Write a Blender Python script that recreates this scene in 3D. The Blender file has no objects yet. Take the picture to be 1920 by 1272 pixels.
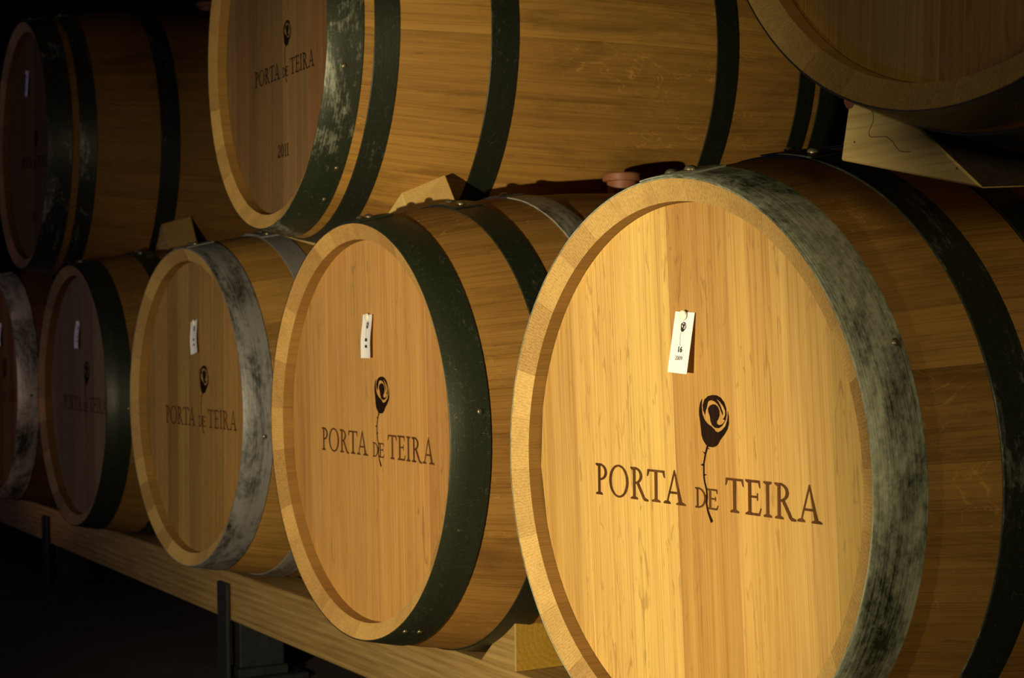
import bpy, math, random
from mathutils import Vector, Matrix
from mathutils.geometry import tessellate_polygon
random.seed(7)
S = bpy.context.scene
COL = S.collection
PI = math.pi
Z0 = 0.68            # floor level below the camera height

# ------------------------------------------------------------------ camera
cd = bpy.data.cameras.new('camera'); cam = bpy.data.objects.new('camera', cd); COL.objects.link(cam)
R_ = [[0.49288190, 0.87000614, -0.01252008], [-0.87009527, 0.49285162, -0.00561315], [0.00128707, 0.01366028, 0.99990587]]
cam.matrix_world = Matrix(((R_[0][0], R_[2][0], -R_[1][0], 0.0),
                           (R_[0][1], R_[2][1], -R_[1][1], -0.94225),
                           (R_[0][2], R_[2][2], -R_[1][2], Z0), (0, 0, 0, 1)))
cd.sensor_width = 36; cd.lens = 3092.293 / 1920 * 36; cd.clip_start = 0.02
cd.dof.use_dof = True; cd.dof.focus_distance = 1.75; cd.dof.aperture_fstop = 13
S.camera = cam
# ------------------------------------------------------------------ world, lights, exposure
w = bpy.data.worlds.new('cellar_dark'); S.world = w; w.use_nodes = True
w.node_tree.nodes['Background'].inputs[0].default_value = (0.35, 0.30, 0.42, 1)
w.node_tree.nodes['Background'].inputs[1].default_value = 0.012

def aim(o, target):
    o.rotation_euler = (Vector(target) - Vector(o.location)).to_track_quat('-Z', 'Y').to_euler()

def spot(name, loc, target, energy, col, angle, blend, size):
    l = bpy.data.lights.new(name, 'SPOT'); l.energy = energy; l.color = col
    l.spot_size = math.radians(angle); l.spot_blend = blend; l.shadow_soft_size = size
    o = bpy.data.objects.new(name, l); COL.objects.link(o); o.location = loc; aim(o, target); return o

def area(name, loc, target, energy, col, size):
    l = bpy.data.lights.new(name, 'AREA'); l.energy = energy; l.color = col; l.size = size
    o = bpy.data.objects.new(name, l); COL.objects.link(o); o.location = loc; aim(o, target); return o

KEY = (-1.11, -1.25, Z0 - 0.13)
spot('floor_spotlight', KEY, (-1.84, 0.0, Z0 - 0.24), 110, (1.0, 0.85, 0.53), 76, 0.75, 0.010)
area('overhead_fill', (-1.2, -1.3, Z0 + 1.75), (-1.3, 0.2, Z0 + 0.2), 0.4, (1.0, 0.80, 0.42), 0.5)  # unseen weak fill from above, added for the barrel tops
area('side_fill', (0.5, -0.5, Z0 + 0.35), (-1.3, 0.3, Z0 + 0.0), 5.5, (1.0, 0.80, 0.45), 0.4)  # added warm fill from the right, lifts the front barrel's flank
area('lavender_fill', (-4.6, -2.4, Z0 + 0.1), (-3.2, 0.2, Z0 + 0.1), 3.2, (0.55, 0.50, 1.0), 0.4)  # unseen bluish fill, stands in for the purple ambient light
spot('far_fill', (-2.3, -1.7, Z0 + 0.22), (-3.95, 0.25, Z0 + 0.22), 7, (1.0, 0.78, 0.70), 44, 0.8, 0.03)  # added fill aimed at the upper left barrel, no real fixture
spot('rose_fill', (-3.0, -2.4, Z0 - 0.25), (-4.36, 0.0, Z0 - 0.14), 26, (1.0, 0.58, 0.42), 19, 0.6, 0.05)  # added narrow pink light to tint the leftmost barrel's hoop
S.view_settings.view_transform = 'Standard'; S.view_settings.look = 'None'
S.view_settings.gamma = 1.0; S.view_settings.use_curve_mapping = False
S.view_settings.exposure = 0.0

# ------------------------------------------------------------------ materials
class NT:
    def __init__(s, name):
        s.m = bpy.data.materials.new(name); s.m.use_nodes = True
        s.t = s.m.node_tree; s.b = s.t.nodes['Principled BSDF']
    def n(s, typ, **kw):
        x = s.t.nodes.new(typ)
        for k, v in kw.items():
            if k.startswith('i_'):
                key = k[2:]; key = int(key) if key.isdigit() else key
                x.inputs[key].default_value = v
            else: setattr(x, k, v)
        return x
    def l(s, a, b): s.t.links.new(a, b)
    def math(s, op, a, b=None, clamp=False):
        x = s.n('ShaderNodeMath', operation=op); x.use_clamp = clamp
        for i, v in enumerate((a, b)):
            if v is None: continue
            if isinstance(v, (int, float)): x.inputs[i].default_value = v
            else: s.l(v, x.inputs[i])
        return x.outputs[0]
    def mix(s, fac, a, b, mode='MIX'):
        x = s.n('ShaderNodeMix', data_type='RGBA', blend_type=mode)
        for i, v in ((0, fac), (6, a), (7, b)):
            if isinstance(v, (int, float)): x.inputs[i].default_value = v
            elif isinstance(v, tuple): x.inputs[i].default_value = (*v, 1)
            else: s.l(v, x.inputs[i])
        return x.outputs[2]
    def noise(s, vec, sx, sy, detail=4, rough=.55, dist=0.0, sz=1.0):
        mp = s.n('ShaderNodeMapping'); mp.inputs['Scale'].default_value = (sx, sy, sz); s.l(vec, mp.inputs[0])
        x = s.n('ShaderNodeTexNoise'); x.inputs['Scale'].default_value = 1; x.inputs['Detail'].default_value = detail
        x.inputs['Roughness'].default_value = rough; x.inputs['Distortion'].default_value = dist
        s.l(mp.outputs[0], x.inputs['Vector']); return x.outputs[0]
    def ramp(s, fac, stops):
        x = s.n('ShaderNodeMapRange'); x.clamp = True
        x.inputs[1].default_value, x.inputs[2].default_value = stops[0]
        x.inputs[3].default_value, x.inputs[4].default_value = stops[1]
        s.l(fac, x.inputs[0]); return x.outputs[0]

def uvrand(k):
    """UV in metres with a per-object offset, plus the per-object random value."""
    uv = k.n('ShaderNodeUVMap'); oi = k.n('ShaderNodeObjectInfo')
    off = k.n('ShaderNodeCombineXYZ')
    k.l(k.math('MULTIPLY', oi.outputs['Random'], 37.0), off.inputs[0])
    k.l(k.math('MULTIPLY', oi.outputs['Random'], 91.0), off.inputs[1])
    k.l(k.math('MULTIPLY', oi.outputs['Random'], 13.0), off.inputs[2])
    ad = k.n('ShaderNodeVectorMath', operation='ADD'); k.l(uv.outputs[0], ad.inputs[0]); k.l(off.outputs[0], ad.inputs[1])
    return ad.outputs[0], oi

def wood(name, light, dark, tone=0.35, grain=0.5, fleck=0.0, stain=0.0, rough=0.6, fine=420, coat=0.0, streak=0.0, bump=0.3):
    k = NT(name); v, oi = uvrand(k)
    g1 = k.noise(v, fine, 7, 3, .6)                     # fine pores along v
    g2 = k.noise(v, 60, 1.3, 4, .6, .6)                 # growth bands
    if name.startswith('pine'):
        wv = k.n('ShaderNodeTexWave', wave_type='BANDS', bands_direction='X'); wv.inputs['Scale'].default_value = 22
        wv.inputs['Distortion'].default_value = 6; wv.inputs['Detail'].default_value = 1; wv.inputs['Detail Scale'].default_value = .25
        mp = k.n('ShaderNodeMapping'); mp.inputs['Scale'].default_value = (1, .16, 1); k.l(v, mp.inputs[0]); k.l(mp.outputs[0], wv.inputs['Vector'])
        g2 = k.math('ADD', k.math('MULTIPLY', wv.outputs['Fac'], .24), k.math('MULTIPLY', g2, .75))
    g3 = k.noise(v, 9, .8, 3, .5, .4)                   # broad tone
    f = k.math('ADD', k.math('MULTIPLY', g1, .35), k.math('ADD', k.math('MULTIPLY', g2, .4), k.math('MULTIPLY', g3, .25)))
    f = k.ramp(f, ((.36, .64), (0, 1)))
    f = k.math('ADD', k.math('MULTIPLY', f, grain), k.math('MULTIPLY', oi.outputs['Random'], tone), clamp=True)
    c = k.mix(f, light, dark)
    pore = k.noise(v, fine * 1.6, 4.5, 2, .5)
    c = k.mix(k.ramp(pore, ((.53, .64), (0, .38))), c, tuple(x * .7 for x in dark))
    if fleck:
        fl = k.noise(v, 95, 17, 2, .5, 1.6)
        msk = k.noise(v, 5, 2.2, 2, .5)
        fm = k.math('MULTIPLY', k.ramp(fl, ((.60, .68), (0, 1))), k.ramp(msk, ((.42, .58), (0, fleck))))
        c = k.mix(fm, c, tuple(x * .55 for x in dark))
    if streak:
        s1 = k.noise(v, 26, 9, 2, .5, 2.2)
        sm = k.math('MULTIPLY', k.ramp(k.math('ABSOLUTE', k.math('SUBTRACT', s1, .5)), ((.0, .012), (1, 0))), k.ramp(k.noise(v, 6, 3, 1), ((.5, .62), (0, streak))))
        c = k.mix(sm, c, tuple(min(1, x * 1.6) for x in light))
    if stain:
        sn = k.noise(v, 14, 3.5, 6, .72, .5)
        c = k.mix(k.ramp(sn, ((.50, .74), (0, stain))), c, tuple(x * .25 for x in dark))
        sp = k.noise(v, 160, 14, 3, .7)
        c = k.mix(k.ramp(sp, ((.62, .75), (0, stain * .7))), c, tuple(x * .2 for x in dark))
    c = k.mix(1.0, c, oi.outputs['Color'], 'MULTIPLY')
    k.l(c, k.b.inputs['Base Color'])
    k.b.inputs['Roughness'].default_value = rough
    k.b.inputs['Specular IOR Level'].default_value = .3 if rough < .85 else .04
    bp = k.n('ShaderNodeBump'); bp.inputs['Strength'].default_value = bump; bp.inputs['Distance'].default_value = .0006
    k.l(k.math('ADD', g1, g2), bp.inputs['Height']); k.l(bp.outputs[0], k.b.inputs['Normal'])
    return k.m

def endgrain(name, light, dark):
    k = NT(name); v, oi = uvrand(k)
    wv = k.n('ShaderNodeTexWave', wave_type='BANDS', bands_direction='X'); wv.inputs['Scale'].default_value = 95
    wv.inputs['Distortion'].default_value = 5; wv.inputs['Detail'].default_value = 3; wv.inputs['Detail Scale'].default_value = .5
    k.l(v, wv.inputs['Vector'])
    if name == 'pine_end_grain':
        wv.wave_type = 'RINGS'; wv.rings_direction = 'Z'; wv.inputs['Scale'].default_value = 40; wv.inputs['Distortion'].default_value = 1.2
        uvn = k.n('ShaderNodeUVMap'); mp = k.n('ShaderNodeMapping'); mp.inputs['Location'].default_value = (-.07, -.05, 0)
        k.l(uvn.outputs[0], mp.inputs[0]); k.l(mp.outputs[0], wv.inputs['Vector'])
    g = k.noise(v, 520, 320, 3, .6); b = k.noise(v, 25, 25, 3, .5)
    f = k.math('ADD', k.math('MULTIPLY', wv.outputs['Fac'], .22), k.math('ADD', k.math('MULTIPLY', k.ramp(g, ((.42, .66), (0, 1))), .45), k.math('MULTIPLY', oi.outputs['Random'], .75)))
    c = k.mix(k.math('MULTIPLY', f, .80, True), light, dark)
    c = k.mix(k.ramp(b, ((.5, .75), (0, .5))), c, dark)
    c = k.mix(1.0, c, oi.outputs['Color'], 'MULTIPLY')
    k.l(c, k.b.inputs['Base Color']); k.b.inputs['Roughness'].default_value = .75
    bp = k.n('ShaderNodeBump'); bp.inputs['Strength'].default_value = .45; bp.inputs['Distance'].default_value = .0006
    k.l(g, bp.inputs['Height']); k.l(bp.outputs[0], k.b.inputs['Normal'])
    return k.m

def hoopmat(name):
    """hot-dip galvanised strip; object colour: R lightness, G share of dark stain, B blue/olive"""
    k = NT(name); v, oi = uvrand(k)
    sep = k.n('ShaderNodeSeparateColor'); k.l(oi.outputs['Color'], sep.inputs[0])
    a = k.noise(v, 6, 13, 7, .72, .7)
    s1 = k.noise(v, 5, 620, 3, .6)
    fine = k.noise(v, 90, 160, 5, .75)
    f = k.math('ADD', k.math('MULTIPLY', a, .66), k.math('MULTIPLY', fine, .24))
    f = k.math('ADD', f, k.math('MULTIPLY', s1, .16))
    th = k.math('MULTIPLY', k.math('SUBTRACT', k.math('ADD', f, sep.outputs[1]), 1.0), 6.5)
    th = k.math('ADD', th, .5, clamp=True)
    light = k.mix(sep.outputs[2], (.42, .44, .32), (.52, .46, .56))
    dk = k.mix(sep.outputs[2], (.030, .037, .020), (.018, .017, .022))
    c = k.mix(th, light, dk)
    c = k.mix(k.ramp(s1, ((.5, .75), (0, .28))), c, (.05, .055, .03))
    sc = k.noise(v, 30, 30, 2, .4, 3.0)
    c = k.mix(k.ramp(k.math('ABSOLUTE', k.math('SUBTRACT', sc, .5)), ((.0, .004), (.35, 0))), c, (.42, .42, .33))
    c = k.mix(1.0, c, (1, 1, 1), 'MULTIPLY')
    gm = k.n('ShaderNodeCombineColor')
    for i in range(3): k.l(sep.outputs[0], gm.inputs[i])
    c = k.mix(1.0, c, gm.outputs[0], 'MULTIPLY')
    k.l(c, k.b.inputs['Base Color']); k.b.inputs['Metallic'].default_value = .35
    k.l(k.ramp(th, ((0, 1), (.58, .42))), k.b.inputs['Roughness'])
    bp = k.n('ShaderNodeBump'); bp.inputs['Strength'].default_value = .25; bp.inputs['Distance'].default_value = .0008
    k.l(k.math('ADD', fine, s1), bp.inputs['Height']); k.l(bp.outputs[0], k.b.inputs['Normal'])
    return k.m

def plain(name, col, rough=.6, metal=0.0, bumpy=0.0, var=.25, sc=40):
    k = NT(name); tc = k.n('ShaderNodeTexCoord')
    nz = k.noise(tc.outputs['Object'], sc, sc, 5, .65, 0, sc)
    c = k.mix(k.ramp(nz, ((.35, .7), (0, 1))), col, tuple(x * (1 - var) for x in col))
    k.l(c, k.b.inputs['Base Color']); k.b.inputs['Roughness'].default_value = rough; k.b.inputs['Metallic'].default_value = metal
    if bumpy:
        bp = k.n('ShaderNodeBump'); bp.inputs['Strength'].default_value = bumpy; bp.inputs['Distance'].default_value = .003
        k.l(nz, bp.inputs['Height']); k.l(bp.outputs[0], k.b.inputs['Normal'])
    return k.m

M = {}
M['head'] = wood('oak_head', (.70, .46, .145), (.40, .21, .055), tone=.40, grain=.62, fleck=.45, rough=.5)
M['stave'] = wood('oak_stave', (.50, .275, .062), (.235, .115, .024), tone=.5, grain=.55, fleck=0, stain=.6, streak=.45, rough=.62, fine=300)
M['bevel'] = endgrain('oak_end_grain', (.60, .39, .12), (.27, .145, .036))
M['croze'] = wood('oak_inner', (.34, .19, .05), (.19, .10, .022), tone=.4, grain=.5, rough=.7)  # inner wall kept darker, shade of the recess is in the colour
M['pine'] = wood('pine_board', (.76, .58, .22), (.52, .34, .10), tone=.1, grain=.7, rough=.65, fine=120)
M['pinebeam'] = wood('pine_beam', (.46, .31, .11), (.24, .135, .035), tone=.1, grain=.9, rough=.7, fine=160, stain=.2)
M['pineend'] = endgrain('pine_end_grain', (.72, .47, .05), (.42, .22, .02))
M['pinerough'] = plain('sawn_bark_face', (.045, .028, .012), .95, 0, 1.0, .7, 120)
M['hoop'] = hoopmat('galvanised_hoop')
M['rivet'] = plain('rivet_steel', (.32, .27, .17), .38, .8, 0, .4, 300)
M['ink'] = wood('branded_print', (.022, .010, .006), (.008, .004, .003), tone=.1, grain=.9, rough=.9, fine=500)
M['inkpale'] = wood('branded_print_worn', (.15, .062, .020), (.045, .019, .008), tone=.1, grain=1.0, rough=.9, fine=500)
M['paper'] = plain('tag_paper', (.86, .84, .86), .6, 0, 0, .03, 60)
M['pin'] = plain('pin_plastic', (.88, .84, .70), .35, 0, 0, .03, 60)
M['tagink'] = plain('tag_ink', (.012, .012, .014), .6, 0, 0, .1, 60)
M['bung'] = plain('terracotta_bung', (.33, .125, .055), .55, 0, 0, .25, 60)
M['steel'] = plain('painted_steel', (.035, .036, .042), .5, .4, .2, .4, 50)
M['floor'] = plain('cellar_floor', (.050, .030, .028), .85, 0, .6, .5, 14)
M['wall'] = plain('cellar_wall', (.075, .055, .060), .9, 0, .6, .4, 6)
M['pencil'] = plain('pencil_line', (.16, .09, .03), .8)

# ------------------------------------------------------------------ helpers
def mesh(name, V, F, mats, fm=None, uv=None, smooth=None):
    me = bpy.data.meshes.new(name); me.from_pydata([tuple(v) for v in V], [], F); me.update()
    for m in (mats if isinstance(mats, (list, tuple)) else [mats]): me.materials.append(m)
    if fm: me.polygons.foreach_set('material_index', fm)
    lay = me.uv_layers.new(name='UVMap')
    if uv:
        for p in me.polygons:
            for j, li in enumerate(p.loop_indices): lay.data[li].uv = uv[p.index][j]
    if smooth is not None:
        me.polygons.foreach_set('use_smooth', [True] * len(F)); me.set_sharp_from_angle(angle=math.radians(smooth))
    return me

def obj(name, me, parent=None, loc=(0, 0, 0), rot=(0, 0, 0)):
    o = bpy.data.objects.new(name, me); COL.objects.link(o)
    o.parent = parent; o.location = loc; o.rotation_euler = rot; return o

def tag(o, label=None, cat=None, group=None, kind=None):
    for k_, v_ in (('label', label), ('category', cat), ('group', group), ('kind', kind)):
        if v_: o[k_] = v_
    return o

def empty(name, loc, rz=0.0):
    o = bpy.data.objects.new(name, None); COL.objects.link(o); o.location = loc; o.rotation_euler = (0, 0, rz)
    o.empty_display_size = .05; return o

def planar_uv(V, F, gv='z'):
    """UV in metres; v follows the grain axis, u one of the others depending on the facing"""
    out = []
    ax = {'x': 0, 'y': 1, 'z': 2}[gv]
    for f in F:
        p = [Vector(V[i]) for i in f]; n = (p[1] - p[0]).cross(p[2] - p[0])
        oth = [a for a in (0, 1, 2) if a != ax]
        u = oth[0] if abs(n[oth[0]]) < abs(n[oth[1]]) else oth[1]
        if abs(n[ax]) > max(abs(n[oth[0]]), abs(n[oth[1]])): out.append([(q[oth[0]], q[oth[1]]) for q in p])
        else: out.append([(q[u], q[ax]) for q in p])
    return out

def loft(name, A, B, mats, parent=None, gv='y', fm=None, loc=(0, 0, 0), bev=.0015):
    """prism between two matching polygons (front A, back B) with softened edges"""
    import bmesh
    bm = bmesh.new()
    n = len(A); va = [bm.verts.new(a) for a in A]; vb = [bm.verts.new(b) for b in B]
    fs = [bm.faces.new(va), bm.faces.new(vb[::-1])]
    for i in range(n):
        j = (i + 1) % n; fs.append(bm.faces.new((va[i], vb[i], vb[j], va[j])))
    for i, f in enumerate(fs): f.material_index = fm[i] if fm else 0
    bmesh.ops.recalc_face_normals(bm, faces=bm.faces)
    if bev: bmesh.ops.bevel(bm, geom=list(bm.edges), offset=bev, segments=1, affect='EDGES', clamp_overlap=True)
    bm.verts.index_update()
    V = [v.co.copy() for v in bm.verts]; F = [[v.index for v in f.verts] for f in bm.faces]; mi = [f.material_index for f in bm.faces]
    bm.free()
    return obj(name, mesh(name, V, F, mats, mi, planar_uv(V, F, gv)), parent, loc)

def box(name, x0, x1, y0, y1, z0, z1, mats, parent=None, gv='x', bev=.002, fm=None):
    A = [(x0, y0, z0), (x1, y0, z0), (x1, y0, z1), (x0, y0, z1)]
    return loft(name, A, [(x, y1, z) for x, y, z in A], mats, parent, gv, fm, bev=bev)

# ------------------------------------------------------------------ room
def struct(o): o['kind'] = 'structure'; return o
struct(box('floor', -9.5, 3.2, -4.2, 2.2, -.1, 0, M['floor'], bev=0))
struct(box('ceiling', -9.5, 3.2, -4.2, 2.2, 3.0, 3.1, M['wall'], bev=0))
struct(box('wall_back', -9.5, 3.2, 2.1, 2.2, 0, 3.0, M['wall'], bev=0))
struct(box('wall_front', -9.5, 3.2, -4.2, -4.1, 0, 3.0, M['wall'], bev=0))
struct(box('wall_left', -9.5, -9.4, -4.1, 2.1, 0, 3.0, M['wall'], bev=0))
struct(box('wall_right', 3.1, 3.2, -4.1, 2.1, 0, 3.0, M['wall'], bev=0))

# ------------------------------------------------------------------ barrel geometry (axis = local y, origin on the axis at mid length)
L = .93; RH = .29; BULGE = .055; TH = .022; HR = RH - TH; BV = .010; HY = .026
def rr(t): return RH + BULGE * (1 - ((t - L / 2) / (L / 2)) ** 2)
TS = [0, .02, .05, .09, .13, .18, .23, .29, .35, .41, .465]
TS = TS + [L - t for t in TS[-2::-1]]

def stave_mesh(i, a0, a1):
    """one stave: outer face, bevelled chime ends, inner face and both seams; material 0 side, 1 end grain, 2 inside"""
    ns = max(2, round((a1 - a0) / math.radians(3.4)))
    am = (a0 + a1) / 2; g = .00008 / RH; ch = .0007 / RH
    angs = [a0 + g, a0 + g + ch] + [a0 + (a1 - a0) * j / ns for j in range(1, ns)] + [a1 - g - ch, a1 - g]
    prof = [(rr(t), t) for t in TS]
    inner = [(HR if 0 < k < len(TS) - 1 else HR, t) for k, t in enumerate(TS)]
    inn = [(rr(t) - TH if .06 < t < L - .06 else HR, min(max(t, BV), L - BV)) for t in TS]
    V, F, fm, uv = [], [], [], []
    nA = len(angs); nT = len(TS)
    for k in range(nT):
        for j, a in enumerate(angs):
            r = prof[k][0] - (.00025 if j in (0, nA - 1) else 0)
            V.append((r * math.cos(a), prof[k][1] - L / 2, r * math.sin(a)))
    for k in range(nT):
        for a in angs: V.append((inn[k][0] * math.cos(a), inn[k][1] - L / 2, inn[k][0] * math.sin(a)))
    o = nA * nT
    for k in range(nT - 1):
        for j in range(nA - 1):
            q = (k * nA + j, k * nA + j + 1, (k + 1) * nA + j + 1, (k + 1) * nA + j)
            F.append(q[::-1]); fm.append(0)
            u = [((angs[jj] - a0) * .32, TS[kk]) for kk, jj in ((k, j), (k, j + 1), (k + 1, j + 1), (k + 1, j))]; uv.append(u[::-1])
            F.append(tuple(x + o for x in q)); fm.append(2); uv.append(u)
    for k, flip in ((0, False), (nT - 1, True)):
        for j in range(nA - 1):
            q = (k * nA + j, k * nA + j + 1, o + k * nA + j + 1, o + k * nA + j)
            u = [((angs[j] - a0) * .28, TH), ((angs[j + 1] - a0) * .28, TH), ((angs[j + 1] - a0) * .28, 0), ((angs[j] - a0) * .28, 0)]
            F.append(q if not flip else q[::-1]); uv.append(u if not flip else u[::-1]); fm.append(1)
    for j, flip in ((0, False), (nA - 1, True)):
        for k in range(nT - 1):
            q = (k * nA + j, o + k * nA + j, o + (k + 1) * nA + j, (k + 1) * nA + j)
            F.append(q[::-1] if not flip else q); fm.append(0); uv.append([(0, 0), (TH, 0), (TH, .05), (0, .05)])
    return mesh('stave', V, F, [M['stave'], M['bevel'], M['croze']], fm, uv, 14)

NST = 27
ws = [random.uniform(.7, 1.3) for _ in range(NST)]; tot = sum(ws); acc = 0; STAVES = []
for i, x in enumerate(ws):
    STAVES.append(stave_mesh(i, acc / tot * 2 * PI, (acc + x) / tot * 2 * PI)); acc += x

def hoop_mesh(t0, t1, lap=14):
    """riveted strip hoop: full band plus a short overlapping tongue at the lap"""
    V, F, uv = [], [], []
    N = 120; th = .0019
    ts = [t0, t0 + .0008, (t0 + t1) / 2, t1 - .0008, t1]
    def ring(a_list, lift, closed):
        base = len(V); prof = []
        for i, t in enumerate(ts): prof.append((rr(t) + lift + th - (.0006 if i in (0, 4) else 0), t))
        for t in (t1, t0): prof.append((rr(t) + lift + .0001, t))
        n = len(prof)
        for a in a_list:
            for r, t in prof: V.append((r * math.cos(a), t - L / 2, r * math.sin(a)))
        m = len(a_list); sv = [0]
        for i in range(1, n): sv.append(sv[-1] + math.hypot(prof[i][0] - prof[i - 1][0], prof[i][1] - prof[i - 1][1]))
        sv.append(sv[-1] + .003)
        for k in range(m if closed else m - 1):
            k2 = (k + 1) % m; ua = a_list[k] * .31; ub = ua + (a_list[1] - a_list[0]) * .31
            for i in range(n):
                j = (i + 1) % n
                F.append((base + k * n + i, base + k * n + j, base + k2 * n + j, base + k2 * n + i))
                uv.append([(ua, sv[i]), (ua, sv[i + 1]), (ub, sv[i + 1]), (ub, sv[i])])
        if not closed:
            F.append(tuple(base + i for i in range(n))); uv.append([(0, 0)] * n)
            F.append(tuple(base + (m - 1) * n + i for i in range(n - 1, -1, -1))); uv.append([(0, 0)] * n)
    ring([2 * PI * i / N for i in range(N)], 0, True)
    ring([math.radians(-lap / 2 + lap * i / 8) for i in range(9)], th + .0001, False)
    return mesh('hoop', V, F, M['hoop'], None, uv, 32)

def lathe(name, prof, mats, n=24, smooth=40, caps=True):
    V, F = [], []
    for r, z in prof:
        for i in range(n): V.append((r * math.cos(2 * PI * i / n), r * math.sin(2 * PI * i / n), z))
    for k in range(len(prof) - 1):
        for i in range(n):
            j = (i + 1) % n; F.append((k * n + i, k * n + j, (k + 1) * n + j, (k + 1) * n + i))
    if caps: F.append(tuple(range(n))[::-1]); F.append(tuple((len(prof) - 1) * n + i for i in range(n)))
    return mesh(name, V, F, mats, None, planar_uv(V, F), smooth)

RIVET = lathe('rivet', [(.0068, -.001), (.0068, .0004), (.0062, .0019), (.0045, .0033), (.0024, .0040), (.0006, .0042)], M['rivet'], 14)

LOWER_H = [(-.0005, .052), (.128, .172), (.235, .278)]
UPPER_H = [(-.0005, .052), (.067, .104), (.243, .287)]
def mirror(h): return h + [(L - b, L - a) for a, b in h[::-1]]
HOOPS = {'lower': [(t0, t1, hoop_mesh(t0, t1)) for t0, t1 in mirror(LOWER_H)],
         'upper': [(t0, t1, hoop_mesh(t0, t1)) for t0, t1 in mirror(UPPER_H)]}

def head_boards(joints, tilt, y0=HY):
    """vertical head boards, clipped to the round head, joints slightly open"""
    R = HR - .0004; out = []
    js = [-R] + joints + [R]
    for i in range(len(js) - 1):
        a, b = js[i], js[i + 1]
        def outline(ins):
            r = R - ins; x0 = max(a + (.00006 + ins if i else ins), -r); x1 = min(b - (.00006 + ins if i < len(js) - 2 else ins), r)
            n = 10; P = []
            for s in range(n + 1):
                x = x0 + (x1 - x0) * s / n; P.append((x, math.sqrt(max(0, r * r - x * x))))
            for s in range(n, -1, -1):
                x = x0 + (x1 - x0) * s / n; P.append((x, -math.sqrt(max(0, r * r - x * x))))
            return P
        O, I = outline(0), outline(.0004)
        n = len(O); V = []
        for P, y in ((I, 0), (O, .00025), (O, .020)):
            V += [(x, y0 - L / 2 + y, z) for x, z in P]
        F = [tuple(range(n))]
        for k in (0, 1):
            for s in range(n):
                t = (s + 1) % n; F.append((k * n + s, (k + 1) * n + s, (k + 1) * n + t, k * n + t))
        F.append(tuple(2 * n + s for s in range(n))[::-1])
        uv = [[(V[q][0], V[q][2]) for q in f] for f in F]
        out.append(mesh('head_board', V, F, M['head'], None, uv))
    return out
HEADS = {'wide': head_boards([-.19, -.095, -.016, .078, .152, .215], 3),
         'plain': head_boards([-.20, -.135, -.06, .02, .105, .18], 1),
         'narrow': head_boards([-.215, -.15, -.09, -.035, .025, .085, .14, .20], 2)}
n_ = 48
REAR = mesh('rear_head', [((HR - .0004) * math.cos(2 * PI * i / n_), L / 2 - HY - .02 * k, (HR - .0004) * math.sin(2 * PI * i / n_)) for k in (0, 1) for i in range(n_)],
            [tuple(range(n_))[::-1], tuple(range(n_, 2 * n_))] + [(i, (i + 1) % n_, n_ + (i + 1) % n_, n_ + i) for i in range(n_)], M['head'])

# ------------------------------------------------------------------ lettering: serif capitals drawn as outlines (cap height = 1)
def rect(x0, x1, y0, y1): return [(x0, y0), (x1, y0), (x1, y1), (x0, y1)]
def arc_band(cx, cy, ro, ri, a0, a1, n=18, dx=0):
    o = [(cx + ro[0] * math.cos(math.radians(a0 + (a1 - a0) * i / n)), cy + ro[1] * math.sin(math.radians(a0 + (a1 - a0) * i / n))) for i in range(n + 1)]
    q = [(cx + dx + ri[0] * math.cos(math.radians(a0 + (a1 - a0) * i / n)), cy + ri[1] * math.sin(math.radians(a0 + (a1 - a0) * i / n))) for i in range(n + 1)]
    return [[o[i], o[i + 1], q[i + 1], q[i]] for i in range(n)]
def foot(x, y, w_, up=True):
    s = 1 if up else -1
    return [(x - w_, y), (x + w_, y), (x + w_, y + s * .03), (x + .07, y + s * .075), (x - .07, y + s * .075), (x - w_, y + s * .03)]
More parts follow.
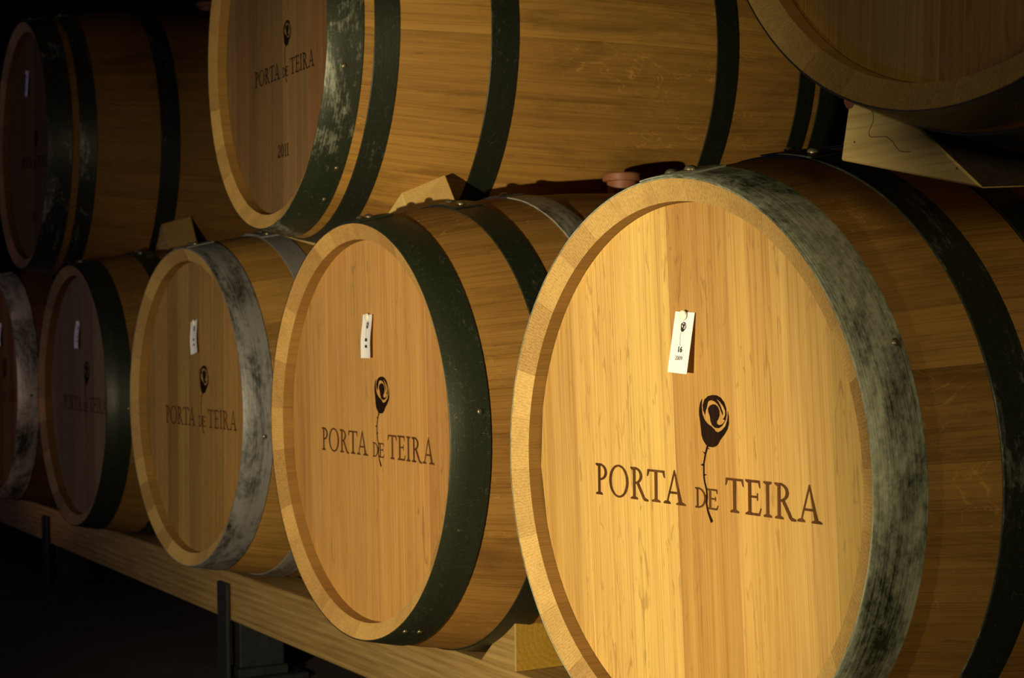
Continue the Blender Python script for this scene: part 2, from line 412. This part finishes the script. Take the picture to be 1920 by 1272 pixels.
GL = {
 'P': (.60, [rect(.12, .235, .02, .98), foot(.178, 0, .17), foot(.15, 1, .15, False)] + arc_band(.20, .735, (.38, .265), (.26, .222), -90, 90) + [rect(.15, .22, .957, 1.0), rect(.15, .22, .47, .513)]),
 'R': (.84, [rect(.12, .235, .02, .98), foot(.178, 0, .17), foot(.15, 1, .15, False)] + arc_band(.20, .745, (.36, .255), (.245, .213), -90, 90) + [rect(.15, .22, .957, 1.0), rect(.15, .30, .49, .532), [(.27, .53), (.40, .53), (.70, .06), (.84, .02), (.84, -.02), (.66, -.02), (.58, .04)]]),
 'O': (.86, arc_band(.43, .5, (.43, .52), (.325, .475), 0, 360, 40)),
 'T': (.76, [rect(.322, .438, .02, .97), foot(.38, 0, .18), rect(.02, .74, .935, .985), [(.0, .77), (.045, .80), (.10, .94), (.02, .985), (.02, .94)], [(.76, .77), (.715, .80), (.66, .94), (.74, .985), (.74, .94)]]),
 'A': (.90, [[(.115, .02), (.165, .02), (.455, .93), (.43, 1.02)], [(.43, 1.04), (.64, .02 + .0), (.775, .02), (.47, 1.04)], rect(.235, .63, .325, .375), foot(.14, 0, .14), foot(.71, 0, .19)]),
 'D': (.86, [rect(.12, .235, .02, .98), foot(.16, 0, .16), foot(.16, 1, .16, False)] + arc_band(.22, .5, (.60, .5), (.475, .45), -90, 90, 24)),
 'E': (.66, [rect(.12, .235, .02, .98), foot(.16, 0, .16), foot(.16, 1, .16, False), rect(.2, .58, .945, 1.0), [(.54, .945), (.60, 1.0), (.615, .80), (.585, .80)], rect(.2, .50, .505, .55), rect(.485, .52, .43, .63), rect(.2, .60, 0, .055), [(.55, .055), (.60, 0), (.66, .21), (.63, .21)]]),
 'I': (.36, [rect(.122, .238, .02, .98), foot(.18, 0, .17), foot(.18, 1, .17, False)]),
 '2': (.60, [rect(.04, .56, 0, .12), [(.53, .1), (.56, 0), (.60, .22), (.565, .22)], [(.04, .11), (.18, .11), (.52, .56), (.40, .62)]] + arc_band(.29, .72, (.24, .28), (.13, .24), -30, 170, 16, 0)),
 '0': (.62, arc_band(.31, .5, (.29, .51), (.16, .46), 0, 360, 28)),
 '1': (.42, [rect(.15, .28, .02, .98), foot(.215, 0, .19), [(.03, .86), (.15, .90), (.28, 1.0), (.15, .98)]]),
}
LET = [('P', -.1576, -.1360), ('O', -.1326, -.0976), ('R', -.0938, -.0629), ('T', -.0647, -.0342), ('A', -.0365, -.0003),
       ('D', .0152, .0330), ('E', .0342, .0512), ('T', .0626, .0898), ('E', .0925, .1154), ('I', .1184, .1306), ('R', .1343, .1639), ('A', .1656, .1987)]
CUP = [(0.0281, 0.0725), (0.0247, 0.068), (0.023, 0.0622), (0.0229, 0.0563), (0.0244, 0.0494), (0.0256, 0.0413), (0.0264, 0.0356), (0.0287, 0.0311), (0.0332, 0.0267), (0.0378, 0.0249), (0.0442, 0.0248), (0.0492, 0.0261), (0.0528, 0.0288), (0.0561, 0.033), (0.0624, 0.0384), (0.067, 0.0438), (0.0691, 0.049), (0.069, 0.0558), (0.0673, 0.062), (0.0672, 0.0568), (0.0663, 0.0523), (0.0635, 0.0465), (0.058, 0.0422), (0.0517, 0.0398), (0.0481, 0.0409), (0.0463, 0.0429), (0.0418, 0.0455), (0.0364, 0.0476), (0.0314, 0.0514), (0.0282, 0.0571), (0.0272, 0.0635)]
PETAL = [(0.0324, 0.0558), (0.0292, 0.0606), (0.0287, 0.0658), (0.0313, 0.0711), (0.0369, 0.0747), (0.0433, 0.0761), (0.0506, 0.076), (0.0568, 0.0739), (0.0621, 0.0697), (0.0651, 0.0636), (0.0655, 0.0573), (0.064, 0.0522), (0.0627, 0.0504), (0.059, 0.0466), (0.0536, 0.0439), (0.0477, 0.0441), (0.0432, 0.0462), (0.0408, 0.0501), (0.0397, 0.0552), (0.0375, 0.0592), (0.0371, 0.0626), (0.0394, 0.0653), (0.044, 0.067), (0.0486, 0.0668), (0.0526, 0.0646), (0.0548, 0.0609), (0.0549, 0.0564), (0.053, 0.0529), (0.0505, 0.0505), (0.0508, 0.0482), (0.0541, 0.047), (0.0581, 0.0479), (0.0613, 0.0501), (0.0629, 0.052), (0.06, 0.0529), (0.0632, 0.0567), (0.0633, 0.0612), (0.0603, 0.0657), (0.0558, 0.0696), (0.05, 0.0728), (0.054, 0.0689), (0.0571, 0.0645), (0.0601, 0.0594), (0.0598, 0.0563), (0.0575, 0.0599), (0.0547, 0.0644), (0.0513, 0.0677), (0.0468, 0.0701), (0.0423, 0.0709), (0.0381, 0.0699), (0.0363, 0.0672), (0.0353, 0.0637), (0.0334, 0.0602)]
STEM = [(0.0358, 0.026), (0.0321, 0.0174), (0.0295, 0.0079), (0.0293, -0.0037), (0.0306, -0.0105), (0.0333, -0.0173), (0.0341, -0.0242), (0.033, -0.0312), (0.0353, -0.0391), (0.0413, -0.0489)]
STEMW = [.0028, .0024, .0024, .0024, .0024, .0025, .0024, .0025, .0028, .0040]
THORN = [[(.0340, .0245), (.0346, .0228), (.0399, .0228)], [(.0325, .0190), (.0320, .0168), (.0275, .0198)], [(.0300, .0085), (.0298, .0052), (.0241, .0064)],
         [(.0290, -.0020), (.0295, -.0045), (.0341, -.0026)], [(.0340, -.0225), (.0340, -.0258), (.0282, -.0226)]]

def flat(name, polys, y, mat, th=.00018):
    """thin printed shapes lying on a plane facing -y; polys in (x, z)"""
    V, F, uv = [], [], []
    for i, P in enumerate(polys):
        b = len(V); V += [(x, y - (i % 97) * 1.3e-6, z) for x, z in P]      # strokes a hair apart, so no faces coincide
        tris = [(0, 1, 2)] if len(P) == 3 else tessellate_polygon([[Vector((x, z, 0)) for x, z in P]])
        for t in tris:
            q = [P[i] for i in t]; ar = (q[1][0] - q[0][0]) * (q[2][1] - q[0][1]) - (q[2][0] - q[0][0]) * (q[1][1] - q[0][1])
            if abs(ar) < 1e-14: continue
            t = t if ar > 0 else t[::-1]
            F.append(tuple(b + i for i in t)); uv.append([P[i] for i in t])
    return mesh(name, V, F, mat, None, uv)

def stroke(pts, ws_):
    out = []; n = len(pts); Lp, Rp = [], []
    for i, (x, z) in enumerate(pts):
        a = pts[max(0, i - 1)]; b = pts[min(n - 1, i + 1)]; d = math.hypot(b[0] - a[0], b[1] - a[1])
        nx, nz = -(b[1] - a[1]) / d, (b[0] - a[0]) / d; h = ws_[i] / 2
        Lp.append((x + nx * h, z + nz * h)); Rp.append((x - nx * h, z - nz * h))
    return [[Lp[i], Rp[i], Rp[i + 1], Lp[i + 1]] for i in range(n - 1)]

def words(z0=-.0362, h=.0330):
    P = []
    for i, (c, x0, x1) in enumerate(LET):
        wd, polys = GL[c]; hh = h * .60 if i in (5, 6) else h; sx = (x1 - x0) / wd
        for q in polys: P.append([(x0 + x * sx, z0 + y * hh) for x, y in q])
    P = [[(x + dx, z + dz) for x, z in q] for q in P for dx, dz in ((-.0003, .0001), (.0003, -.0001), (0, .0004), (0, -.0004))]
    return P
def digits(s, x0, z0, h, sx=1.0):
    P = []; x = x0
    for c in s:
        wd, polys = GL[c]
        for q in polys: P.append([(x + a * h * sx, z0 + b * h) for a, b in q])
        x += wd * h * sx * 1.2
    return P
def bold(P): return [[(x + dx, z + dz) for x, z in q] for q in P for dx, dz in ((-.0003, 0), (.0003, 0), (0, .0003))]
YF = HY - L / 2 - .00025
WORD = flat('lettering', words(), YF, M['inkpale'])
WORD2 = flat('lettering', words(), YF, M['ink'])
ROSE = flat('rose_emblem', [CUP, PETAL] + stroke(STEM, STEMW) + THORN, YF - .00005, M['ink'])
YEAR = flat('year_print', bold(digits('2011', -.0030, -.177, .0205, 1.06)), YF, M['ink'])

# ------------------------------------------------------------------ barrels
BOARD_TONE = {'wide': [(.93, .92, .9), (1.02, 1.0, .95), (1.03, 1.06, 1.0), (.86, .80, .72), (1.0, .98, .92), (.97, .97, .95), (.86, .90, .80)],
              'plain': [(.95, .95, .95), (1, 1, 1), (1.0, .97, .93), (.98, 1.0, .98), (.94, .90, .86), (1.02, 1.0, 1.0), (.9, .9, .9)],
              'narrow': [(.95, .95, .95), (1.03, 1, 1), (.84, .84, .84), (.95, .97, .93), (.80, .80, .80), (1.02, 1.0, 1.0), (.92, .9, .9), (1.12, 1.05, 1.1), (.95, .9, .95)]}
def make_barrel(rim, yaw, layout, head, spin, text_spin, board_spin, hoop_cols, wood_col, head_col, label, group, year=False, lap=-90.0, text=True):
    x, y, z = rim
    c, s = math.cos(yaw), math.sin(yaw)
    RB_ = RH + BULGE
    root = empty('wine_barrel', (x - s * L / 2, y + c * L / 2, Z0 + z - RB_), yaw)
    tag(root, label, 'barrel', group)
    P0 = (0, 0, RB_)
    for me in STAVES:
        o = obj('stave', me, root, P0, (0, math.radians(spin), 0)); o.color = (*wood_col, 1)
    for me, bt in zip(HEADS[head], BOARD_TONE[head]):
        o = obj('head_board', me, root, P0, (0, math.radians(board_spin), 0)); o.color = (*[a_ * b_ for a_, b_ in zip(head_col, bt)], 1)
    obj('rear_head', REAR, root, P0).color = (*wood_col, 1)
    for i, (t0, t1, me) in enumerate(HOOPS[layout]):
        hc = hoop_cols[min(i, len(hoop_cols) - 1)]
        la = lap + (7 if i % 2 else -4) * (1 if i else 0)
        h = obj('hoop', me, root, P0, (0, math.radians(la), 0)); h.color = (*hc, 1)
        tm = (t0 + t1) / 2
        for da, dt in ((-3.6, -.2), (3.8, .15)):
            a = math.radians(da); r = rr(tm) + .0038
            rv = obj('rivet', RIVET, h, (r * math.cos(a), tm - L / 2 + dt * (t1 - t0) * .3, r * math.sin(a)))
            rv.rotation_euler = (0, PI / 2 - a, 0)
    if text:
        k = .78 if layout == 'upper' else 1.0
        PT = (.011, 0, RB_ - .023) if layout == 'upper' else P0
        for nm, me in (('lettering', WORD2 if layout == 'upper' else WORD), ('rose_emblem', ROSE)):
            obj(nm, me, root, PT, (0, math.radians(text_spin), 0)).scale = (k, 1, k)
    if year: obj('year_print', YEAR, root, P0, (0, math.radians(text_spin), 0))
    return root

W1 = (1, 1, 1)
POS = {'A': ((-1.3505, -.0047, -.1424), .0402), 'B': ((-2.1199, -.002, -.1387), .0203), 'C': ((-2.9339, .0215, -.1341), .0373),
       'D': ((-3.7023, .0156, -.1343), .0032), 'E': ((-4.485, .010, -.1340), .01), 'G': ((-2.4873, .0146, .4573), -.0382),
       'H': ((-.9441, -.0242, .4576), .0002), 'F': ((-3.9824, -.0207, .4512), -.0252)}
LG = 'wine barrels lying in the lower row'; UG = 'wine barrels lying in the upper row'
BAR = {}
BAR['A'] = make_barrel(*POS['A'], 'lower', 'wide', 20, 0, -2.8, [(1.2, .44, 0), (.8, .60, .2), (.8, .6, 0)], (1, 1, 1), W1,
    'brightly lit oak wine barrel in front, largest, with tag reading 16 2009', LG)
BAR['B'] = make_barrel(*POS['B'], 'lower', 'plain', 77, 0, -1.0, [(.95, .64, 0), (.8, .66, .1), (1, .45, .3)], (1.10, 1.02, .98), (.95, .82, .78),
    'oak wine barrel carrying the terracotta bung, dark green-black hoop, beside the brightest barrel', LG)
BAR['C'] = make_barrel(*POS['C'], 'lower', 'narrow', 133, 0, 1.5, [(.60, .42, .5), (.75, .40, .5), (.6, .5, .5)], W1, (.66, .64, .56),
    'oak wine barrel with pale mottled galvanised hoops, third from the right in lower row', LG)
BAR['D'] = make_barrel(*POS['D'], 'lower', 'plain', 190, 0, 0, [(.7, .68, .2), (.7, .6, .2), (.7, .6, .2)], (.62, .58, .66), (.42, .46, .80),  # tints also carry the dim purple light on this barrel
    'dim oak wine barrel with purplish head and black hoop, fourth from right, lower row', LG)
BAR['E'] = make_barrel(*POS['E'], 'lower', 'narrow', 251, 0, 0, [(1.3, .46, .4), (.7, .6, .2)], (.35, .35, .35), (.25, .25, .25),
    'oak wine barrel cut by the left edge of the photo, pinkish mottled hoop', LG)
BAR['G'] = make_barrel(*POS['G'], 'upper', 'narrow', 43, 0.6, 1.5, [(1, .56, 0), (.85, .62, .1), (.7, .64, .1)], (1.15, 1.1, 1.0), (.42, .39, .46),  # head tint: redder oak, also darkened for the weaker light on it
    'oak wine barrel in upper row whose reddish head reads 2011', UG, year=True)
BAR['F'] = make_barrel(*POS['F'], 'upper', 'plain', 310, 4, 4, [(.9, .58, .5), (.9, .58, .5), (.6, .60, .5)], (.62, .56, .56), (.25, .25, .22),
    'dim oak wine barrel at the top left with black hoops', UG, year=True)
BAR['H'] = make_barrel(*POS['H'], 'upper', 'wide', 101, 0, 3, [(.7, .60, .2), (.7, .6, .2)], (.9, .9, .9), (.8, .78, .7),
    'oak wine barrel at the top right above the pale pine wedge, mostly cut off', UG)

def extra_rivets(b, idx, spots, col=None):
    hoops = [c for c in BAR[b].children if c.name.startswith('hoop')]
    h = hoops[idx]; la = h.rotation_euler[1]
    t0, t1, _ = HOOPS['upper' if b in 'GFH' else 'lower'][idx]
    for ang, fr in spots:      # ang: degrees in the head plane, 0 = right, 90 = top
        a = math.radians(ang) + la; t = t0 + (t1 - t0) * fr; r = rr(t) + .002
        rv = obj('rivet', RIVET, h, (r * math.cos(a), t - L / 2, r * math.sin(a))); rv.rotation_euler = (0, PI / 2 - a, 0); rv.scale = (.6, .6, .5)
extra_rivets('B', 0, [(7, .75), (-62, .6), (-63, .25)])
extra_rivets('A', 0, [(25, .85)])
extra_rivets('D', 0, [(-4, .85)])
extra_rivets('C', 0, [(-8, .7)])
extra_rivets('E', 0, [(-3, .6)])
extra_rivets('G', 0, [(-14, .5), (-45, .8), (-58, .8)])

# ------------------------------------------------------------------ paper tags pinned to the heads
def text_mesh(s, size, bold=0.0):
    cu = bpy.data.curves.new('t', 'FONT'); cu.body = s; cu.size = size; cu.offset = bold; cu.align_x = 'CENTER'; cu.resolution_u = 3
    o = bpy.data.objects.new('t', cu); COL.objects.link(o)
    me = bpy.data.meshes.new_from_object(o.evaluated_get(bpy.context.evaluated_depsgraph_get()))
    bpy.data.objects.remove(o); me.materials.clear(); me.materials.append(M['tagink'])
    V = [(v.co.x, 0, v.co.y) for v in me.vertices]; F = [tuple(p.vertices) for p in me.polygons]
    return V, F
PINM = lathe('pin', [(.0012, -.006), (.0012, .0), (.0048, .0005), (.0054, .0014), (.0050, .0026), (.0036, .0034), (.0012, .0038)], M['pin'], 20)

def make_tag(b, x, zt, tilt, lean, curl, label, w_=.031, h_=.061, txt=('16', '2009')):
    """card hangs from a pin at its top; lean = bottom edge lifts off the head"""
    root0 = BAR[b]; mw = Matrix.Translation(root0.location) @ Matrix.Rotation(root0.rotation_euler[2], 4, 'Z')
    p = mw @ Vector((x, HY - L / 2, RH + BULGE + zt))
    r = empty('paper_tag', p, root0.rotation_euler[2]); tag(r, label, 'tag', 'paper tags pinned to barrel heads')
    def sheet(xx, zz):                                       # zz from 0 (pin) down to -h
        q = -zz / h_
        return -.0022 - lean * q - curl * (1 - math.cos(2 * PI * min(max(q, 0), 1))) * .25 - curl * abs(xx / w_) ** 2 * 2
    V, F = [], []; nx, nz = 6, 14
    for side in (0, .0004):
        for j in range(nz + 1):
            for i in range(nx + 1):
                xx = (-.5 + i / nx) * w_; zz = .0035 - (h_) * j / nz
                V.append((xx, sheet(xx, zz) + side, zz))
    n1 = (nx + 1) * (nz + 1)
    for j in range(nz):
        for i in range(nx):
            a = j * (nx + 1) + i; q = (a, a + nx + 1, a + nx + 2, a + 1)
            F.append(q); F.append(tuple(n1 + t for t in q[::-1]))
    rim = [i for i in range(nx + 1)] + [j * (nx + 1) + nx for j in range(1, nz + 1)] + [nz * (nx + 1) + i for i in range(nx - 1, -1, -1)] + [j * (nx + 1) for j in range(nz - 1, 0, -1)]
    for i in range(len(rim)):
        a, c_ = rim[i], rim[(i + 1) % len(rim)]; F.append((a, c_, c_ + n1, a + n1))
    rot = (0, math.radians(tilt), 0)
    card = obj('card', mesh('card', V, F, M['paper'], None, planar_uv(V, F), 40), r, (0, 0, 0), rot)
    pn = obj('pin', PINM, r, (0, sheet(0, 0) - .0006, 0), (PI / 2, 0, 0))
    def put(name, V, F, dx, dz):
        V2 = [(v[0] + dx, sheet(v[0] + dx, v[2] + dz) - .0003, v[2] + dz) for v in V]
        obj(name, mesh(name, V2, F, M['tagink']), card)
    sc = .19
    rose = flat('rose_print', [[((px - .046) * sc * 1.0, pz * sc) for px, pz in P] for P in [CUP, PETAL] + stroke(STEM, [w2 * .7 for w2 in STEMW])], 0, M['tagink'])
    put('rose_print', [v.co[:] for v in rose.vertices], [tuple(q.vertices) for q in rose.polygons], .001, -.021)
    if txt:
        V1, F1 = text_mesh(txt[0], .0078, .0003); put('number_print', V1, F1, .0, -.0365)
        V1, F1 = text_mesh(txt[1], .0060); put('year_print', V1, F1, .0, -.0445)
    else:
        for dz, hh in ((-.034, .0042), (-.043, .004)):
            put('number_print', [(-.0035, 0, 0), (.0035, 0, 0), (.0035, 0, hh), (-.0035, 0, hh)], [(0, 1, 2, 3)], 0, dz)
    return r
make_tag('A', .004, .1545, 3.2, .0085, .0, 'white paper tag reading 16 2009 on the brightest barrel')
make_tag('B', .010, .1590, 0, .004, .003, 'curled white paper tag above the branding of the barrel with the dark green-black hoop', w_=.029, txt=None)
make_tag('C', .006, .1545, -9, .004, .003, 'slanting paper tag on the barrel with the pale mottled hoop', w_=.032, txt=None)
make_tag('D', -.012, .1620, 2, .004, .003, 'bluish paper tag on the dim purple barrel head', txt=None)
make_tag('E', .012, .165, 0, .004, .003, 'dim paper tag cut by the left photo edge, inside the pinkish hoop', txt=None)
make_tag('F', -.028, .180, 0, .004, .0, 'dim paper tag on the upper left barrel head', w_=.026, txt=None)

# ------------------------------------------------------------------ bungs
def make_bung(b, label, spin=0):
    root0 = BAR[b]; x, y, z = root0.location
    me = lathe('bung', [(.0205, -.014), (.0235, .008), (.0240, .016), (.0295, .0165), (.0305, .019), (.0305, .0265), (.0285, .0285), (.022, .0288), (.020, .0265), (.004, .0265)], M['bung'], 40)
    o = obj('bung', me, None, (x, y, z + 2 * (RH + BULGE) + .004)); tag(o, label, 'bung', 'bungs on top of barrels'); return o
make_bung('B', 'terracotta coloured silicone bung on top of the second lower barrel')
make_bung('F', 'dark bung on top of the upper left barrel')

# ------------------------------------------------------------------ rack: pine beams on steel stands
BT = Z0 - .462; BBt = Z0 - .556
def beam(y0, y1, label):
    o = box('support_beam', -6.2, .3, y0, y1, BBt, BT, [M['pinebeam'], M['pineend']], gv='x', fm=[0, 0, 0, 1, 0, 1])
    tag(o, label, 'beam', 'pine beams under the lower barrels'); return o
beam(.150, .235, 'front pine beam running under all the lower barrels')
beam(L - .235, L - .150, 'rear pine beam hidden in the dark behind the front one')
def stand(x, label):
    r = empty('rack_stand', (x, .45, 0)); tag(r, label, 'rack', 'steel stands under the pine beams')
    def bx(name, *a): o = box(name, *a, M['steel'], r, bev=.002); o.location = (-x, -.45, 0); return o
    bx('front_strap', x - .030, x + .026, .140, .148, 0.0, BT - .022)
    bx('strap_flange', x + .020, x + .026, .100 + .0, .140, 0.0, BT - .022) if False else None
    bx('front_leg', x - .014, x + .030, .165, .256, .03, BBt - .001)
    bx('foot_plate', x - .05, x + .05, .150, .30, .0, .012)
    bx('foot_flange', x - .02, x + .036, .16, .262, .012, .030)
    bx('rear_leg', x - .014, x + .030, L - .26, L - .17, .012, BBt - .001)
    bx('rear_foot_plate', x - .05, x + .05, L - .30, L - .14, .0, .012)
    return r
stand(-3.067, 'black steel stand strapped over the pine beam under the pale hooped barrel')
stand(-4.470, 'dark bluish steel stand at the far left under the pine beam')

# ------------------------------------------------------------------ wooden wedges
def P3(pts, y, dx=0, dz=0): return [(x + dx, y, Z0 + z + dz) for x, z in pts]
def wedge(pts, y0, y1, back, mats, fm, label, group, gv='x', name='wooden_wedge'):
    cx = sum(p[0] for p in pts) / len(pts); zb = min(p[1] for p in pts) + Z0
    A = [(x - cx, 0, Z0 + z - zb) for x, z in pts]; B = [(x - cx, y1 - y0, Z0 + z - zb) for x, z in back]
    o = loft(name, A, B, mats, None, gv, fm, (cx, y0, zb)); tag(o, label, 'wedge', group); return o
GU = 'wooden wedges between the two barrel rows'
# polygons run from the thick end round; loft sides follow edge order
w1 = [(-1.147, .149), (-.975, .110), (-1.046, .167), (-1.135, .201)]
wedge(w1, .05, .26, [(x - .004, z + .012) for x, z in w1], [M['pine'], M['pinerough']], [0, 0, 0, 1, 0, 0],
      'pale yellow pine wedge under the top right barrel', GU)
def end_wedge(face, tip, mats, label):
    """wedge driven in from the right: thick end faces right, the thin tip points left into the gap"""
    cx, cy, zb = face[0][0], face[0][1], min(p[2] for p in face) + Z0
    A = [(x - cx, y - cy, Z0 + z - zb) for x, y, z in face]; B = [(x - cx, y - cy, Z0 + z - zb) for x, y, z in tip]
    o = loft('wooden_wedge', A, B, mats, None, 'x', [1, 0, 0, 0, 0, 0], (cx, cy, zb)); tag(o, label, 'wedge', GU)
end_wedge([(-2.250, .152, .180), (-2.172, .198, .186), (-2.214, .200, .236), (-2.264, .150, .211)],
          [(-2.345, .152, .150), (-2.345, .198, .150), (-2.345, .200, .165), (-2.345, .150, .165)], [M['pine'], M['bevel']],
          'wedge on the dark hooped barrel, half in shadow, under the 2011 barrel')
end_wedge([(-3.655, .235, .197), (-3.630, .292, .206), (-3.682, .295, .273), (-3.700, .230, .254)],
          [(-3.835, .235, .160), (-3.835, .292, .160), (-3.835, .295, .172), (-3.835, .230, .172)], [M['pinebeam'], M['bevel']],
          'dim wedge supporting the right side of the upper left barrel')
w4 = [(-2.76, .176), (-2.555, .141), (-2.60, .168), (-2.74, .205)]
wedge(w4, .14, .30, [(x - .01, z + .012) for x, z in w4], [M['pine'], M['pinerough']], [0, 0, 0, 1, 0, 0],
      'thin yellow wedge edge showing beneath the hoops of the 2011 barrel', GU)
w5 = [(-2.03, -.462), (-1.93, -.462), (-1.93, -.378)]
wedge(w5, .15, .40, w5, [M['pinebeam'], M['pineend']], [0, 0, 0, 1, 0],
      'wedge with yellow end grain on the beam between the two nearest barrels', 'chocks on the pine beam', name='wooden_chock')
# pencil scribble on the pale wedge
from_px = [(455, 478), (510, 490), (560, 510), (595, 530), (612, 555), (610, 610), (585, 650), (570, 680), (575, 705), (590, 715), (650, 716), (720, 718), (770, 750), (800, 790), (830, 820), (870, 828), (925, 828)]
W = bpy.data.objects['wooden_wedge']
def on_face(px, py):      # the wedge's front face: x and z from the measured corner grid
    u, v = (px - 314) / (1475 - 314), 0
    x = -1.147 + (px - 314) * .000148; z = .149 - (px - 314) * .0000336 + ((865 + (px - 314) * .187) - py) * .000128
    return x - W.location.x, Z0 + z - W.location.z
pp = [on_face(*q) for q in from_px]
obj('pencil_line', flat('pencil_line', stroke(pp, [.0007] * len(pp)), -.0002, M['pencil']), W)
kx, kz = on_face(405, 460)
obj('knot', flat('knot', [[(kx + (.0075 + .0012 * math.sin(3 * a)) * math.cos(a), kz + .0062 * math.sin(a)) for a in [2 * PI * i / 20 for i in range(20)]]], -.0002,
    endgrain('knot_wood', (.30, .12, .04), (.14, .05, .02))), W)
for q in ((442, 742), (1288, 950)):
    ax, az = on_face(*q)
    obj('nail_hole', flat('nail_hole', [[(ax + .0011 * math.cos(i * PI / 4), az + .0011 * math.sin(i * PI / 4)) for i in range(8)]], -.0002, M['pencil']), W)
